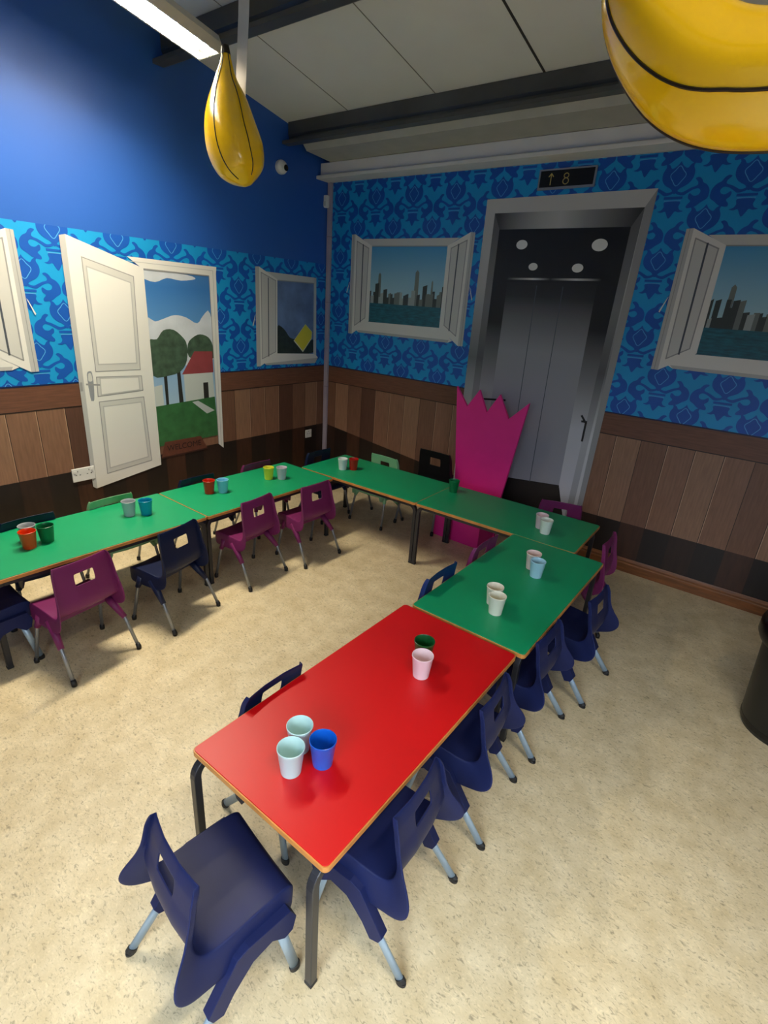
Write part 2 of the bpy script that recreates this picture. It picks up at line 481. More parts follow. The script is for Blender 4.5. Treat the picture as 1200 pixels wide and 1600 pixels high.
def window_print(wall, T, label, mirror_note=False, leaves='LR', seed=1, ws=1.):
    """open white casement window looking over water at city towers; T maps the traced (u, z) onto the wall"""
    g = lambda P: [T(p) for p in P]
    o0 = T((.98, 1.60))
    p = Pic(wall, 'printed_window', o0[0], o0[1], label, 'wall picture', 'printed open windows on the wall covering')
    view = [(.547, 2.384), (1.40, 2.384), (1.42, 1.73), (.553, 1.715)]
    sh = [(g([(.547, 2.384), (1.40, 2.384), (1.42, 1.88), (.553, 1.88)]), .0036, skyw), (g([(.553, 1.90), (1.41, 1.90), (1.42, 1.72), (.553, 1.713)]), .0040, water)]
    rnd = random.Random(seed); x = .56
    while x < 1.38:
        wd = rnd.uniform(.018, .05); h = rnd.choice([.06, .09, .12, .17, .1, .08, .05]); x1 = min(x + wd, 1.40)
        m = city_m[rnd.choice([0, 0, 1, 0, 2, 1])]
        sh.append((g([(x, 1.89), (x1, 1.89), (x1, 1.90 + h), (x, 1.90 + h * rnd.uniform(.85, 1))]), .0042 + rnd.random() * .0003, m)); x += wd * .8
    for (a, c, h) in ((.66, .70, .27), (1.08, 1.13, .3), (1.26, 1.285, .22)):
        sh.append((g([(a, 1.89), (c, 1.89), (c - .005, 1.89 + h * .93), ((a + c) / 2, 1.89 + h), (a + .005, 1.89 + h * .93)]), .0041, city_m[1]))
    p.part('view', sh)
    fr = [(g([(.453, 2.444), (1.505, 2.444), (1.392, 2.382), (.547, 2.384)]), .0048, whites), (g([(.547, 2.386), (1.395, 2.386), (1.395, 2.378), (.547, 2.378)]), .005, greyp)]
    p.part('window_frame', fr)
    p.part('window_sill', [(g([(.548, 1.715), (1.40, 1.722), (1.535, 1.623), (1.49, 1.604), (.451, 1.606), (.401, 1.632)]), .0046, whitep),
                           (g([(.43, 1.628), (1.5, 1.628), (1.49, 1.604), (.451, 1.606)]), .0048, shadep)])
    for side in leaves:
        k = (lambda P: P) if side == 'R' else (lambda P: [(1.96 - a, c) for a, c in P])
        lf = k([(1.392, 2.384), (1.602, 2.485), (1.644, 2.481), (1.647, 1.588), (1.60, 1.586), (1.388, 1.721)])
        s1 = [(g(lf), .0056, whitep), (g(k([(1.602, 2.485), (1.644, 2.481), (1.647, 1.588), (1.60, 1.586)])), .0058, shadep),
              (g(k([(1.622, 2.484), (1.626, 2.484), (1.628, 1.587), (1.623, 1.587)])), .006, greyp)]
        inn = k([(1.43, 2.365), (1.576, 2.425), (1.567, 1.668), (1.437, 1.748)])
        s1.append((g(inn), .0058, whites)); s1 += [(g(q), .0061, greyp) for q in outline(inn, .008)]
        s1 += [(g(q), .0062, linep) for q in [k(seg((1.499, 2.393), (1.494, 1.709), .012)[0])]]
        l = p.part('window_leaf', s1)
        p.part('handle', [(g(k([(1.648, 2.07), (1.656, 2.06), (1.69, 1.972), (1.682, 1.965)])), .0062, whitep)], l)
    return p


window_print('B', lambda p: p, 'printed picture of open double window over a city, between room corner and lift doorway', seed=3)
window_print('B', lambda p: (p[0] + 2.885, p[1] - .002), 'printed picture of open window over a city, right of the lift doorway', seed=8)
window_print('L', lambda p: (2.80 + 1.64 - p[0], 1.325 + (p[1] - 1.588) * .937), 'printed picture of open white window cut by the left edge of the photo, left of the white door', seed=5)

# small window on the left wall, one leaf open, cloudy sky and a yellow sheet
p = Pic('L', 'printed_window', .50, 1.262, 'printed picture of small one-leaf window with a yellow sheet, nearest the room corner', 'wall picture', 'printed open windows on the wall covering')
cloudy = mat('printed_stormy_sky', (98, 124, 168), .5, var=.35, vscale=5); darkt = mat('printed_dark_hedge', (34, 46, 40), .5, var=.5, vscale=20)
v = p.part('view', [([(.69, 2.026), (.19, 2.031), (.19, 1.361), (.69, 1.373)], .0036, cloudy), (catmull([(.69, 1.62), (.60, 1.60), (.52, 1.52), (.42, 1.50), (.34, 1.45), (.20, 1.50), (.197, 1.37), (.45, 1.365), (.685, 1.37)], 3), .0040, darkt)])
p.part('yellow_sheet', [([(.473, 1.49), (.311, 1.649), (.214, 1.573), (.219, 1.507), (.344, 1.378)], .0042, mat('printed_white2', (214, 212, 190), .5)),
                        ([(.463, 1.495), (.311, 1.645), (.220, 1.573), (.225, 1.512), (.344, 1.392)], .0044, mat('printed_yellow', (222, 208, 60), .5))], v)
p.part('window_frame', [([(.81, 2.090), (.165, 2.083), (.165, 2.035), (.68, 2.026)], .0048, whites), ([(.199, 2.048), (.165, 2.083), (.15, 1.338), (.193, 1.357)], .0048, whites),
                        ([(.68, 2.03), (.195, 2.035), (.195, 2.027), (.68, 2.022)], .005, greyp)])
p.part('window_sill', [([(.70, 1.376), (.172, 1.356), (.125, 1.32), (.164, 1.262), (.83, 1.272), (.86, 1.296)], .0046, whitep), ([(.125, 1.315), (.164, 1.262), (.83, 1.272), (.845, 1.288)], .0048, shadep)])
s1 = [([(.937, 2.121), (.895, 2.124), (.68, 2.034), (.69, 1.364), (.908, 1.264), (.948, 1.266)], .0056, whitep), ([(.937, 2.121), (.895, 2.124), (.90, 1.264), (.948, 1.266)], .0058, shadep)]
inn = [(.872, 2.078), (.70, 2.021), (.711, 1.392), (.88, 1.332)]
s1.append((inn, .0058, whites)); s1 += [(q, .006, greyp) for q in outline(inn, .007)] + [(seg((.79, 2.036), (.80, 1.356), .010)[0], .0062, linep)]
lf = p.part('window_leaf', s1); p.part('handle', [([(.947, 1.72), (.955, 1.71), (.985, 1.63), (.975, 1.625)], .0062, whitep)], lf)

# white panelled door standing ajar, garden beyond, welcome mat
p = Pic('L', 'printed_door', 1.97, .45, 'printed picture of white panelled door standing ajar on a sunny garden, on the left wall', 'wall picture')
sky2 = ramp_mat('printed_garden_sky', 2, [(.5, (170, 196, 216)), (1.1, (96, 152, 206)), (1.45, (52, 112, 178)), (1.6, (70, 120, 176))])
cloud = mat('printed_cloud', (204, 210, 218), .5, var=.12, vscale=6); tree = mat('printed_tree', (62, 84, 66), .5, var=.4, vscale=16)
grass = mat('printed_lawn', (52, 104, 58), .5, var=.25, vscale=12); roofm = mat('printed_red_roof', (142, 62, 66), .5, var=.12); housem = mat('printed_house_wall', (196, 202, 198), .5)
path = mat('printed_path', (188, 194, 192), .5); trunk = mat('printed_trunk', (40, 40, 38), .5)
v = p.part('view', [([(2.01, 2.02), (1.42, 2.014), (1.41, .68), (2.03, .68)], .0036, sky2),
                    (catmull([(2.0, 1.66), (1.93, 1.65), (1.86, 1.67), (1.76, 1.70), (1.66, 1.685), (1.56, 1.64), (1.50, 1.70), (1.43, 1.72), (1.42, 1.35), (2.0, 1.35)], 3), .0038, cloud),
                    (catmull([(2.0, 2.00), (1.90, 2.01), (1.62, 2.0), (1.55, 1.975), (1.68, 1.955), (1.80, 1.965), (1.90, 1.93), (2.0, 1.955)], 3), .0039, cloud),
                    (catmull([(2.0, 1.50), (1.93, 1.52), (1.87, 1.585), (1.78, 1.59), (1.70, 1.53), (1.67, 1.47), (1.68, 1.35), (1.74, 1.27), (1.84, 1.24), (2.0, 1.25)], 3), .0041, tree),
                    (catmull([(1.66, 1.48), (1.61, 1.53), (1.54, 1.555), (1.46, 1.53), (1.42, 1.46), (1.42, 1.36), (1.55, 1.34), (1.66, 1.38)], 3), .0040, tree),
                    ([(1.90, 1.3), (1.87, 1.3), (1.875, 1.0), (1.90, 1.0)], .0040, trunk), ([(1.78, 1.3), (1.75, 1.3), (1.74, 1.0), (1.78, 1.0)], .0040, trunk),
                    ([(1.72, 1.25), (1.44, 1.25), (1.43, 1.0), (1.72, 1.0)], .0042, housem), ([(1.735, 1.24), (1.606, 1.42), (1.43, 1.415), (1.43, 1.24)], .0044, roofm),
                    ([(1.54, 1.16), (1.49, 1.16), (1.49, 1.02), (1.54, 1.02)], .0045, trunk), ([(1.99, 1.16), (1.92, 1.17), (1.92, .98), (1.99, .98)], .0041, housem),
                    ([(2.02, 1.00), (1.43, 1.03), (1.41, .68), (2.03, .67)], .0046, grass), ([(1.66, 1.005), (1.60, 1.01), (1.44, .91), (1.52, .89)], .0048, path)])
matb = mat('printed_doormat', (98, 54, 40), .5, var=.15, vscale=30)
dm = p.part('doormat', [([(1.945, .700), (1.60, .700), (1.54, .585), (1.985, .575)], .0052, matb), ([(1.985, .575), (1.54, .585), (1.54, .572), (1.985, .562)], .0053, mat('printed_mat_edge', (60, 32, 26), .5))])
tx = bpy.data.curves.new('lettering', 'FONT'); tx.body = 'WELCOME'; tx.size = .068; tx.align_x = 'CENTER'; tx.align_y = 'CENTER'; tx.materials.append(mat('mat_letter', (26, 16, 14), .6))
to = bpy.data.objects.new('lettering', tx); COL.objects.link(to); to.parent = dm
to.matrix_local = Matrix.Translation((1.765 - 1.97, .0062, .64 - .45)) @ Matrix.Rotation(R(180), 4, 'Z') @ Matrix.Rotation(R(90), 4, 'X')
to.scale = (1, 1, 1)
p.part('door_frame', [([(2.10, 2.086), (1.345, 2.080), (1.355, 2.01), (1.41, 2.006), (1.99, 2.013)], .0056, whitep), ([(1.352, 2.08), (1.422, 2.01), (1.42, .60), (1.365, .55)], .0057, whitep),
                      ([(1.99, 2.018), (1.42, 2.012), (1.42, 2.004), (1.99, 2.008)], .0060, greyp), ([(1.424, 2.008), (1.418, 2.008), (1.414, .60), (1.42, .60)], .006, greyp),
                      ([(2.10, 2.058), (1.38, 2.052), (1.38, 2.048), (2.10, 2.054)], .006, shadep), ([(1.384, 2.052), (1.380, 2.052), (1.388, .57), (1.392, .57)], .006, shadep)])
sl = [([(2.539, 2.166), (2.501, 2.176), (1.985, 2.018), (1.998, .515), (2.540, .435), (2.566, .455)], .0066, whitep), ([(2.539, 2.166), (2.501, 2.176), (2.537, .437), (2.566, .455)], .0068, shadep)]
lf = p.part('door_leaf', sl)
for nm, q in (('upper', [(2.416, 2.051), (2.068, 1.956), (2.092, 1.299), (2.427, 1.303)]), ('middle', [(2.428, 1.264), (2.088, 1.252), (2.089, 1.14), (2.436, 1.125)]), ('lower', [(2.433, 1.085), (2.088, 1.09), (2.078, .57), (2.446, .535)])):
    c = Vector((sum(a for a, _ in q) / 4, sum(d for _, d in q) / 4)); q2 = [tuple(c + (Vector(a) - c) * .86) for a in q]
    p.part('door_panel', [(q, .0070, whites)] + [(x, .0072, greyp) for x in outline(q, .006)] + [(q2, .0073, whitep)] + [(x, .0075, shadep) for x in outline(q2, .008)], lf)
hm = mat('printed_handle_grey', (142, 146, 152), .5)
p.part('handle', [(catmull([(2.494, 1.24), (2.49, 1.295), (2.472, 1.308), (2.455, 1.295), (2.455, 1.2), (2.466, 1.105), (2.478, 1.098), (2.49, 1.11)], 3), .0070, hm),
                  (catmull([(2.487, 1.24), (2.484, 1.285), (2.472, 1.296), (2.461, 1.285), (2.461, 1.24)], 3), .0072, whites),
                  ([(2.508, 1.224), (2.404, 1.212), (2.404, 1.200), (2.508, 1.212)], .0074, greyp)], lf)
p.part('latch', [([(2.549, 1.235), (2.532, 1.235), (2.534, 1.172), (2.552, 1.172)], .0070, greyp)], lf)

# printed lift doorway
p = Pic('B', 'printed_lift_doorway', 2.34, .26, 'printed picture of an open grey lift doorway with four round ceiling spots, on back wall', 'wall picture')
lout = ramp_mat('printed_steel_surround', 2, [(0, (196, 196, 198)), (.75, (206, 206, 208)), (1.25, (108, 110, 114)), (1.8, (176, 176, 176)), (2.46, (198, 196, 192))])
ljam = ramp_mat('printed_steel_jamb', 2, [(0, (150, 150, 154)), (.7, (176, 176, 180)), (1.25, (80, 82, 86)), (1.7, (120, 120, 120)), (2.35, (90, 90, 90))])
lhead = ramp_mat('printed_steel_head', 0, [(-.5, (60, 60, 60)), (-.15, (170, 170, 168)), (0, (186, 186, 184)), (.2, (140, 140, 140)), (.55, (44, 44, 44))])
lins = ramp_mat('printed_lift_side', 2, [(0, (196, 196, 202)), (.8, (190, 190, 196)), (1.15, (130, 130, 134)), (1.55, (18, 18, 20)), (2.2, (6, 6, 8))])
lbk = ramp_mat('printed_lift_back', 2, [(0, (150, 150, 158)), (1.0, (150, 150, 158)), (1.35, (150, 150, 156)), (1.6, (104, 104, 108)), (1.76, (40, 40, 42)), (1.92, (8, 8, 10))])
blk = mat('printed_black', (8, 8, 9), .45); lflr = mat('printed_lift_floor', (24, 20, 20), .5)
p.part('surround', [([(1.716, 2.712), (2.970, 2.722), (2.94, .26), (1.716, .26)], .0036, lout),
                    ([(1.716, 2.712), (2.970, 2.722), (2.912, 2.614), (1.798, 2.613)], .0040, mat('printed_steel_top', (196, 194, 190), .5)),
                    ([(2.970, 2.722), (2.940, .26), (2.90, .26), (2.912, 2.614)], .0040, mat('printed_steel_edge', (150, 150, 150), .5)) ])
p.part('jamb', [([(1.798, 2.613), (2.912, 2.614), (2.87, .26), (1.80, .26)], .0042, ljam), ([(1.798, 2.613), (2.912, 2.614), (2.850, 2.498), (1.855, 2.498)], .0046, lhead)])
car = p.part('lift_interior', [([(1.855, 2.498), (2.850, 2.498), (2.82, .26), (1.872, .26)], .0050, lins), ([(1.859, 2.498), (2.846, 2.498), (2.735, 2.16), (1.965, 2.15)], .0054, blk),
                         ([(1.988, 2.12), (2.70, 2.13), (2.72, .56), (2.0, .50)], .0054, lbk),
                         ([(1.985, 2.152), (2.72, 2.165), (2.72, 2.150), (1.985, 2.138)], .0058, ramp_mat('printed_head_bar', 0, [(-.36, (30, 30, 30)), (-.14, (210, 210, 210)), (0, (40, 40, 40)), (.2, (200, 200, 200)), (.38, (30, 30, 30))])),
                         ([(1.872, .26), (2.82, .26), (2.72, .57), (2.0, .50)], .0057, lflr)] +
       [(seg(a, c, .006)[0], .0058, linep) for a, c in (((2.24, 2.1), (2.262, .52)), ((2.45, 2.1), (2.465, .54)))] +
       [(seg(a, c, .016)[0], .0060, blk) for a, c in (((2.80, 1.13), (2.82, 1.13)), ((2.79, 1.17), (2.83, 1.12)), ((2.83, 1.13), (2.83, .98)), ((1.92, 1.17), (2.12, 1.19)))])
for (u, z), r in zip([(2.065, 2.39), (2.662, 2.386), (2.185, 2.236), (2.534, 2.233)], (.046, .056, .037, .042)):
    p.part('spotlight', [([(u + r * math.cos(2 * math.pi * k / 24), z + r * .72 * math.sin(2 * math.pi * k / 24)) for k in range(24)], .0058, mat('printed_spot', (226, 226, 222), .5))], car)

# lift floor sign
p = Pic('B', 'lift_floor_sign', 2.335, 2.75, 'black lift floor indicator reading arrow up and 8 in silver frame, above the lift doorway', 'sign')
B = MB(); q = [(2.126 - 2.335, .128 + .004), (2.545 - 2.335, .128 + .004), (2.545 - 2.335, .004), (2.126 - 2.335, .0)]
B.prism(q, 1, -.001, -.018, mat('sign_silver', (176, 178, 182), .3, metal=.6)); B.build('sign_frame', p.root, bevel=.002)
B = MB(); B.prism([(-.196, .121), (.198, .121), (.198, .018), (-.196, .016)], 1, -.010, -.0195, blk); face = B.build('sign_panel', p.root)
gold = mat('sign_gold', (214, 190, 110), .45)
def stroke(B, pts, wd, y, m):
    for a, c in zip(pts[:-1], pts[1:]):
        t = (Vector(c) - Vector(a)).normalized(); nn = Vector((-t.y, t.x)) * wd / 2; e = t * wd / 3
        P = [Vector(a) + nn - e, Vector(c) + nn + e, Vector(c) - nn + e, Vector(a) - nn - e]
        B.add([(v_.x, y, v_.y) for v_ in P], [(0, 1, 2, 3)], m)
B = MB(); c = catmull([(.0, .098), (.015, .090), (.015, .076), (.0, .068), (-.015, .076), (-.015, .090)], 5); stroke(B, c + c[:1], .006, -.0203, gold)
c = catmull([(.0, .068), (.018, .058), (.018, .040), (.0, .030), (-.018, .040), (-.018, .058)], 5); stroke(B, c + c[:1], .006, -.0203, gold); B.build('numeral', face)
B = MB(); stroke(B, [(-.113, .030), (-.113, .100)], .006, -.0203, gold); stroke(B, [(-.130, .082), (-.113, .102), (-.096, .082)], .006, -.0203, gold); B.build('arrow', face)

# ------------------------------------------------------------------ small wall fittings
plastic_w = mat('white_plastic', (226, 226, 222), .35)
def socket(u, z, wd, h, label, n):
    root = empty('wall_socket', (0, 0, 0)); root.matrix_world = wall_matrix('L', u, z); tag(root, label, 'socket')
    B = MB(); B.box((-wd / 2, .001, 0), (wd / 2, .012, h), plastic_w); B.build('face_plate', root, bevel=.003)
    dk = mat('socket_slot', (40, 40, 42), .5)
    for k in range(n):
        cx = (k - (n - 1) / 2) * wd / 2
        for dx, dz, a, c in ((0, .072, .004, .012), (-.014, .048, .010, .005), (.014, .048, .010, .005)):
            B = MB(); B.box((cx + dx - a / 2, .0121, h * dz / .1), (cx + dx + a / 2, .0126, h * dz / .1 + c), dk); B.build('socket_slot', root)
        B = MB(); B.box((cx - .008 + (.022 if n == 2 else .02) * (1 if k else -1), .012, h * .66), (cx + .008 + (.022 if n == 2 else .02) * (1 if k else -1), .0155, h * .86), plastic_w); B.build('switch', root, bevel=.001)
socket(2.62, .518, .160, .10, 'white double power socket on the left wall below the white door', 2)
socket(.254, .475, .088, .085, 'small white single socket on the left wall near the room corner', 1)

# round white alarm sounder high on the left wall
root = empty('alarm_sensor', (0, 0, 0)); root.matrix_world = wall_matrix('L', .635, 2.925); tag(root, 'round white alarm unit high on dark blue wall beside the corner', 'alarm')
B = MB(); B.lathe([(.052, 0), (.055, .012), (.055, .03), (.046, .05), (.03, .058), (0, .06)], plastic_w, 32)
o = B.build('sensor_body', root, autosmooth=50); o.rotation_euler = (R(-90), 0, 0)
B = MB(); B.lathe([(.022, .05), (.024, .064), (.012, .068), (0, .068)], mat('lens_black', (16, 16, 18), .2), 24)
o = B.build('sensor_lens', root, autosmooth=50); o.rotation_euler = (R(-90), 0, 0); o.location = (-.018, 0, -.004)

# cable trunking down the corner and the little sensor box on it
trk = mat('lilac_grey_trunking', (168, 158, 172), .5, var=.06)
root = empty('cable_trunking', (0, 0, 0)); root.matrix_world = wall_matrix('B', 0.032, .112); tag(root, 'narrow lilac grey cable trunking running down the room corner', 'trunking')
B = MB(); B.box((-.024, -.032, 0), (.024, -.004, 2.81), trk); B.build('trunking_cover', root, bevel=.003)
for z in (.9, 1.75, 2.35):
    B = MB(); B.box((-.026, -.034, z), (.026, -.004, z + .006), mat('trunk_joint', (140, 128, 142), .5)); B.build('joint_clip', root)
root = empty('motion_sensor', (0, 0, 0)); root.matrix_world = wall_matrix('B', .02, 2.74); tag(root, 'tiny white motion sensor box high in the room corner on the trunking', 'sensor')
B = MB(); B.box((-.030, -.075, -.03), (.020, -.034, .075), plastic_w); B.build('sensor_case', root, bevel=.01)
B = MB(); B.box((-.022, -.079, -.018), (.010, -.072, .022), mat('sensor_window', (196, 198, 196), .3)); B.build('sensor_window', root, bevel=.002)

# ------------------------------------------------------------------ ceiling lights
lum_body = mat('cream_luminaire', (205, 202, 188), .4); louvre_m = mat('mirror_louvre', (235, 235, 235), .15, metal=.9)
tube_m = emit('lit_tube', (255, 248, 228), 9)


def luminaire(x, y0, z0, length, pitch, energy, label, spread):
    """origin at the far end of the fitting, running towards -y and rising with the ceiling"""
    root = empty('ceiling_light', (x, y0, z0)); root.rotation_euler = (-pitch, 0, 0)
    tag(root, label, 'ceiling light', 'fluorescent fittings under the sloping ceiling')
    L = length
    B = MB(); t = .003
    B.prism([(-.105, 0), (-.105, .052), (-.075, .095), (.075, .095), (.105, .052), (.105, 0), (.098, 0), (.098, .048), (.070, .088), (-.070, .088), (-.098, .048), (-.098, 0)], 1, -L, 0, lum_body)
    B.build('housing', root)
    B = MB(); B.prism([(-.105, -.001), (-.105, .052), (-.075, .095), (.075, .095), (.105, .052), (.105, -.001)], 1, .001, .006, lum_body); B.build('end_cap', root, bevel=.002); B = MB()
    B.prism([(-.105, -.001), (-.105, .052), (-.075, .095), (.075, .095), (.105, .052), (.105, -.001)], 1, -L - .006, -L - .001, lum_body); B.build('end_cap', root, bevel=.002)
    for sx in (-.047, .047):
        B = MB(); B.tube([(sx, -.03, .062), (sx, -L + .03, .062)], .013, tube_m, 12); B.build('fluorescent_tube', root, smooth=True)
    B = MB(); n = int(L / .062)
    for k in range(n + 1):
        y = -L + k * L / n
        B.box((-.092, y - .0015, .002), (.092, y + .0015, .034), louvre_m)
    for sx in (-.094, 0, .094): B.box((sx - .002, -L, .0), (sx + .002, 0, .036), louvre_m)
    B.build('louvre', root)
    for ys in (-.25, -L + .25):
        B = MB(); zc = .095; top = (ceil_z(y0 + ys) - z0 - (-ys) * math.sin(pitch)) + .02
        B.tube([(0, ys, zc), (0, ys, max(top, zc + .02))], .006, steel, 8); B.build('hanger', root)
    l = bpy.data.lights.new('lamp_light', 'AREA'); l.shape = 'RECTANGLE'; l.size = .17; l.size_y = L - .06; l.energy = energy; l.color = (1., .89, .68); l.spread = R(spread)
    o = bpy.data.objects.new('lamp_light', l); COL.objects.link(o); o.parent = root; o.location = (0, -L / 2, .038)
    return root


PITCH = math.atan(SL)
luminaire(-2.045, 1.69, 3.18, 1.5, PITCH, 128, 'long fluorescent ceiling light with bright louvre near the blue left wall', 165)
luminaire(1.9, .35, 3.60, 1.5, PITCH, 78, 'long fluorescent ceiling light above and behind the camera', 150)


# ================================================================== TABLES
edge_m = mat('beech_edge_band', (196, 132, 66), .45, var=.15, vscale=14)
frame_m = mat('dark_grey_steel', (44, 44, 48), .36, metal=.2, var=.05)
top_mats = {'green': mat('green_laminate', (6, 144, 94), .42, var=.03, vscale=3), 'red': mat('red_laminate', (196, 0, 8), .42, var=.03, vscale=3)}
TH = .523; GR = "children's tables joined in a U shape"


def rrect(x0, y0, x1, y1, r, n=5):
    out = []
    for cx, cy, a in ((x1 - r, y1 - r, 0), (x0 + r, y1 - r, 90), (x0 + r, y0 + r, 180), (x1 - r, y0 + r, 270)):
        out += [(cx + r * math.cos(R(a + 90 * k / n)), cy + r * math.sin(R(a + 90 * k / n))) for k in range(n + 1)]
    return out


def table(loc, rot, colour, label, e0=.016, e1=.016):
    """origin = floor under one corner; long side along local +x, short side along local -y"""
    root = empty('childrens_table', (loc[0], loc[1], 0), rot); tag(root, label, 'table', GR)
    L, W = 1.2, .6
    B = MB(); B.prism(rrect(.004, -W + .004, L - .004, -.004, .016), 2, TH - .004, TH, top_mats[colour])
    B.build('tabletop', root, bevel=.001)
    B = MB(); B.prism(rrect(.0, -W, L, 0, .018), 2, TH - .022, TH - .003, edge_m)
    B.build('edge_band', root, bevel=.0015)
    hw = .014; zt = TH - .022 - hw - .001
    for y in (-.034, -W + .034):
        # rail with the tube bending down into the two legs of that long side
        B = MB(); B.box((e0 + .055, y - hw, zt - hw), (L - e1 - .055, y + hw, zt + hw), frame_m); B.build('rail', root, bevel=.003)
        for xe, s in ((e0, 1), (L - e1, -1)):
            pts = [(xe + s * .056, y, zt)] + [(xe + s * (.05 - .05 * math.sin(R(a))), y, zt - .05 + .05 * math.cos(R(a))) for a in range(0, 91, 15)] + [(xe, y, .012)]
            B = MB(); B.tube(pts, hw * 1.35, frame_m, 4); lg = B.build('leg', root, bevel=.003)
            B = MB(); B.box((xe - .0145, y - .0145, 0), (xe + .0145, y + .0145, .013), mat('black_rubber', (34, 34, 36), .6)); B.build('foot_cap', lg, bevel=.002)
    for xe in (e0 + .12, L - e1 - .12):
        B = MB(); B.box((xe - .012, -W + .05, zt - .012), (xe + .012, -.05, zt + .012), frame_m); B.build('cross_rail', root)
    return root


# red table: long side along +y
table((0, 0), R(90), 'red', "red topped children's table at the near end of the row", e0=-.012, e1=.04)
def side(p, a, u, v): return (p[0] + u * math.cos(a) - v * math.sin(a), p[1] + u * math.sin(a) + v * math.cos(a))
GO = (.0277, 1.2153); GA = 1.5718
table(GO, GA, 'green', "green topped children's table adjoining the far end of the red one", e0=.03, e1=.03)
LO = (-1.5574, 2.3588); LA = 4.7053
table(side(LO, LA, 0, 0), LA, 'green', "green topped children's table in the left row carrying the yellow cup", e0=.035, e1=.0155)
table(side(LO, LA, 1.203, 0), LA, 'green', "green topped children's table in the left row carrying the turquoise cup", e0=.0155, e1=-.005)
FO = (-1.957, 2.372); FA = .022
table(side(FO, FA, 0, .6), FA, 'green', "green topped children's table in the far corner, carrying the white and dark red cups", e0=.05, e1=.0155)
table(side(FO, FA, 1.2, .6), FA, 'green', "green topped children's table in front of the pink crown board", e0=.0155, e1=.03)

# ================================================================== CHAIRS
GC = "children's chairs around the tables"
def plastic(name, rgb, rough=.40, spec=.3): return mat(name, rgb, rough, var=.03, vscale=6, bump=.05, bscale=300, spec=spec)
navy = plastic('navy_plastic', (25, 33, 74), .42, .16); purple = plastic('purple_plastic', (112, 36, 86)); palegreen = plastic('pale_green_plastic', (128, 178, 134)); midblue = plastic('mid_blue_plastic', (20, 44, 98))
darknavy = plastic('dark_navy_plastic', (16, 26, 58))
blackp = plastic('black_plastic', (14, 14, 17))
alu = mat('pale_blue_grey_leg', (150, 170, 186), .34, metal=.35); chrome = mat('grey_round_leg', (142, 146, 150), .3, metal=.6); ferr = mat('black_ferrule', (20, 20, 22), .5)


def shell(inner, outer, hw, base_mat, hole, name, parent, flare):
    """moulded seat and back in one skin: profile rows x columns, side flanges curl from inner to outer profile"""
    cols = [-1, -.985, -.90, -.38, -.345, -.30, 0, .30, .345, .38, .90, .985, 1]
    B = MB(); vs = []; nr = len(inner); fl = 3; nc = len(cols) + 2 * fl
    for r in range(nr):
        (iy, iz), (oy, oz), h, fr = inner[r], outer[r], hw[r], flare[r]
        row = []
        for k in range(fl, 0, -1):
            t = k / fl; row.append((-(h + fr * t ** .7), iy + (oy - iy) * t, iz + (oz - iz) * t))
        for c in cols:
            dish = (abs(c) ** 3) * .008
            if r <= 5: row.append((c * h, iy, iz + dish - .004))
            else: row.append((c * h, iy + dish * 1.6, iz))
        for k in range(1, fl + 1):
            t = k / fl; row.append((h + fr * t ** .7, iy + (oy - iy) * t, iz + (oz - iz) * t))
        vs += row
    fs = []
    for r in range(nr - 1):
        for c in range(nc - 1):
            if r in hole and fl + 4 <= c <= fl + 7: continue
            fs.append((r * nc + c, r * nc + c + 1, (r + 1) * nc + c + 1, (r + 1) * nc + c))
    B.add(vs, fs, base_mat)
    return B.build(name, parent, smooth=True, solid=.006, subsurf=2)


def chair_wave():
    root = empty('childrens_chair', (0, 0, 0))
    inner = [(.180, .300), (.186, .322), (.176, .340), (.150, .347), (.08, .344), (.0, .338), (-.06, .336), (-.094, .343), (-.114, .362), (-.122, .390), (-.122, .42), (-.117, .445), (-.110, .468), (-.108, .476), (-.098, .528), (-.096, .536), (-.089, .556), (-.082, .574)]
    outer = [(.172, .285), (.176, .270), (.165, .255), (.14, .247), (.08, .243), (.01, .238), (-.06, .236), (-.098, .252), (-.146, .268), (-.182, .312), (-.176, .366), (-.138, .412), (-.124, .447), (-.115, .468), (-.103, .526), (-.101, .535), (-.093, .556), (-.085, .574)]
    hw = [.148, .150, .152, .154, .156, .157, .156, .154, .152, .150, .147, .145, .143, .142, .139, .138, .136, .128]
    fr = [.004, .008, .010, .012, .014, .015, .018, .026, .036, .041, .034, .018, .009, .006, .004, .004, .003, .002]
    shell(inner, outer, hw, navy, (13,), 'seat_shell', root, fr)
    for s in (-1, 1):
        B = MB()
        out = [(.150, .305), (.02, .300), (-.018, .285), (-.106, .148), (-.094, .118), (-.062, .108), (-.030, .160), (.03, .225), (.09, .240), (.130, .205), (.158, .215), (.170, .262)]
        B.prism(out, 0, s * .160, s * .191, navy); br = B.build('leg_bracket', root, bevel=.004)
        for top, foot in (((-.015, .215), (-.180, .012)), ((.118, .262), (.170, .012))):
            B = MB(); x = s * .171
            B.tube([(x, top[0], top[1]), (x + s * .012, foot[0], foot[1])], .0155, alu, 14, flat=.62); lg = B.build('leg', root, smooth=True)
            d = (Vector((x + s * .012, foot[0], foot[1])) - Vector((x, top[0], top[1]))).normalized()
            f0 = Vector((x + s * .012, foot[0], foot[1])); B = MB()
            B.tube([f0 - d * .012, f0 + d * .004], .0185, ferr, 14, flat=.66)
            B.tube([(f0.x, f0.y, 0), (f0.x, f0.y, .010)], [.017, .0175], ferr, 14, flat=.7)
            B.build('rubber_foot', lg, bevel=.002)
    B = MB(); B.box((-.155, .10, .262), (.155, .125, .285), navy); B.box((-.155, -.03, .262), (.155, -.005, .285), navy); B.build('under_rib', root)
    return root


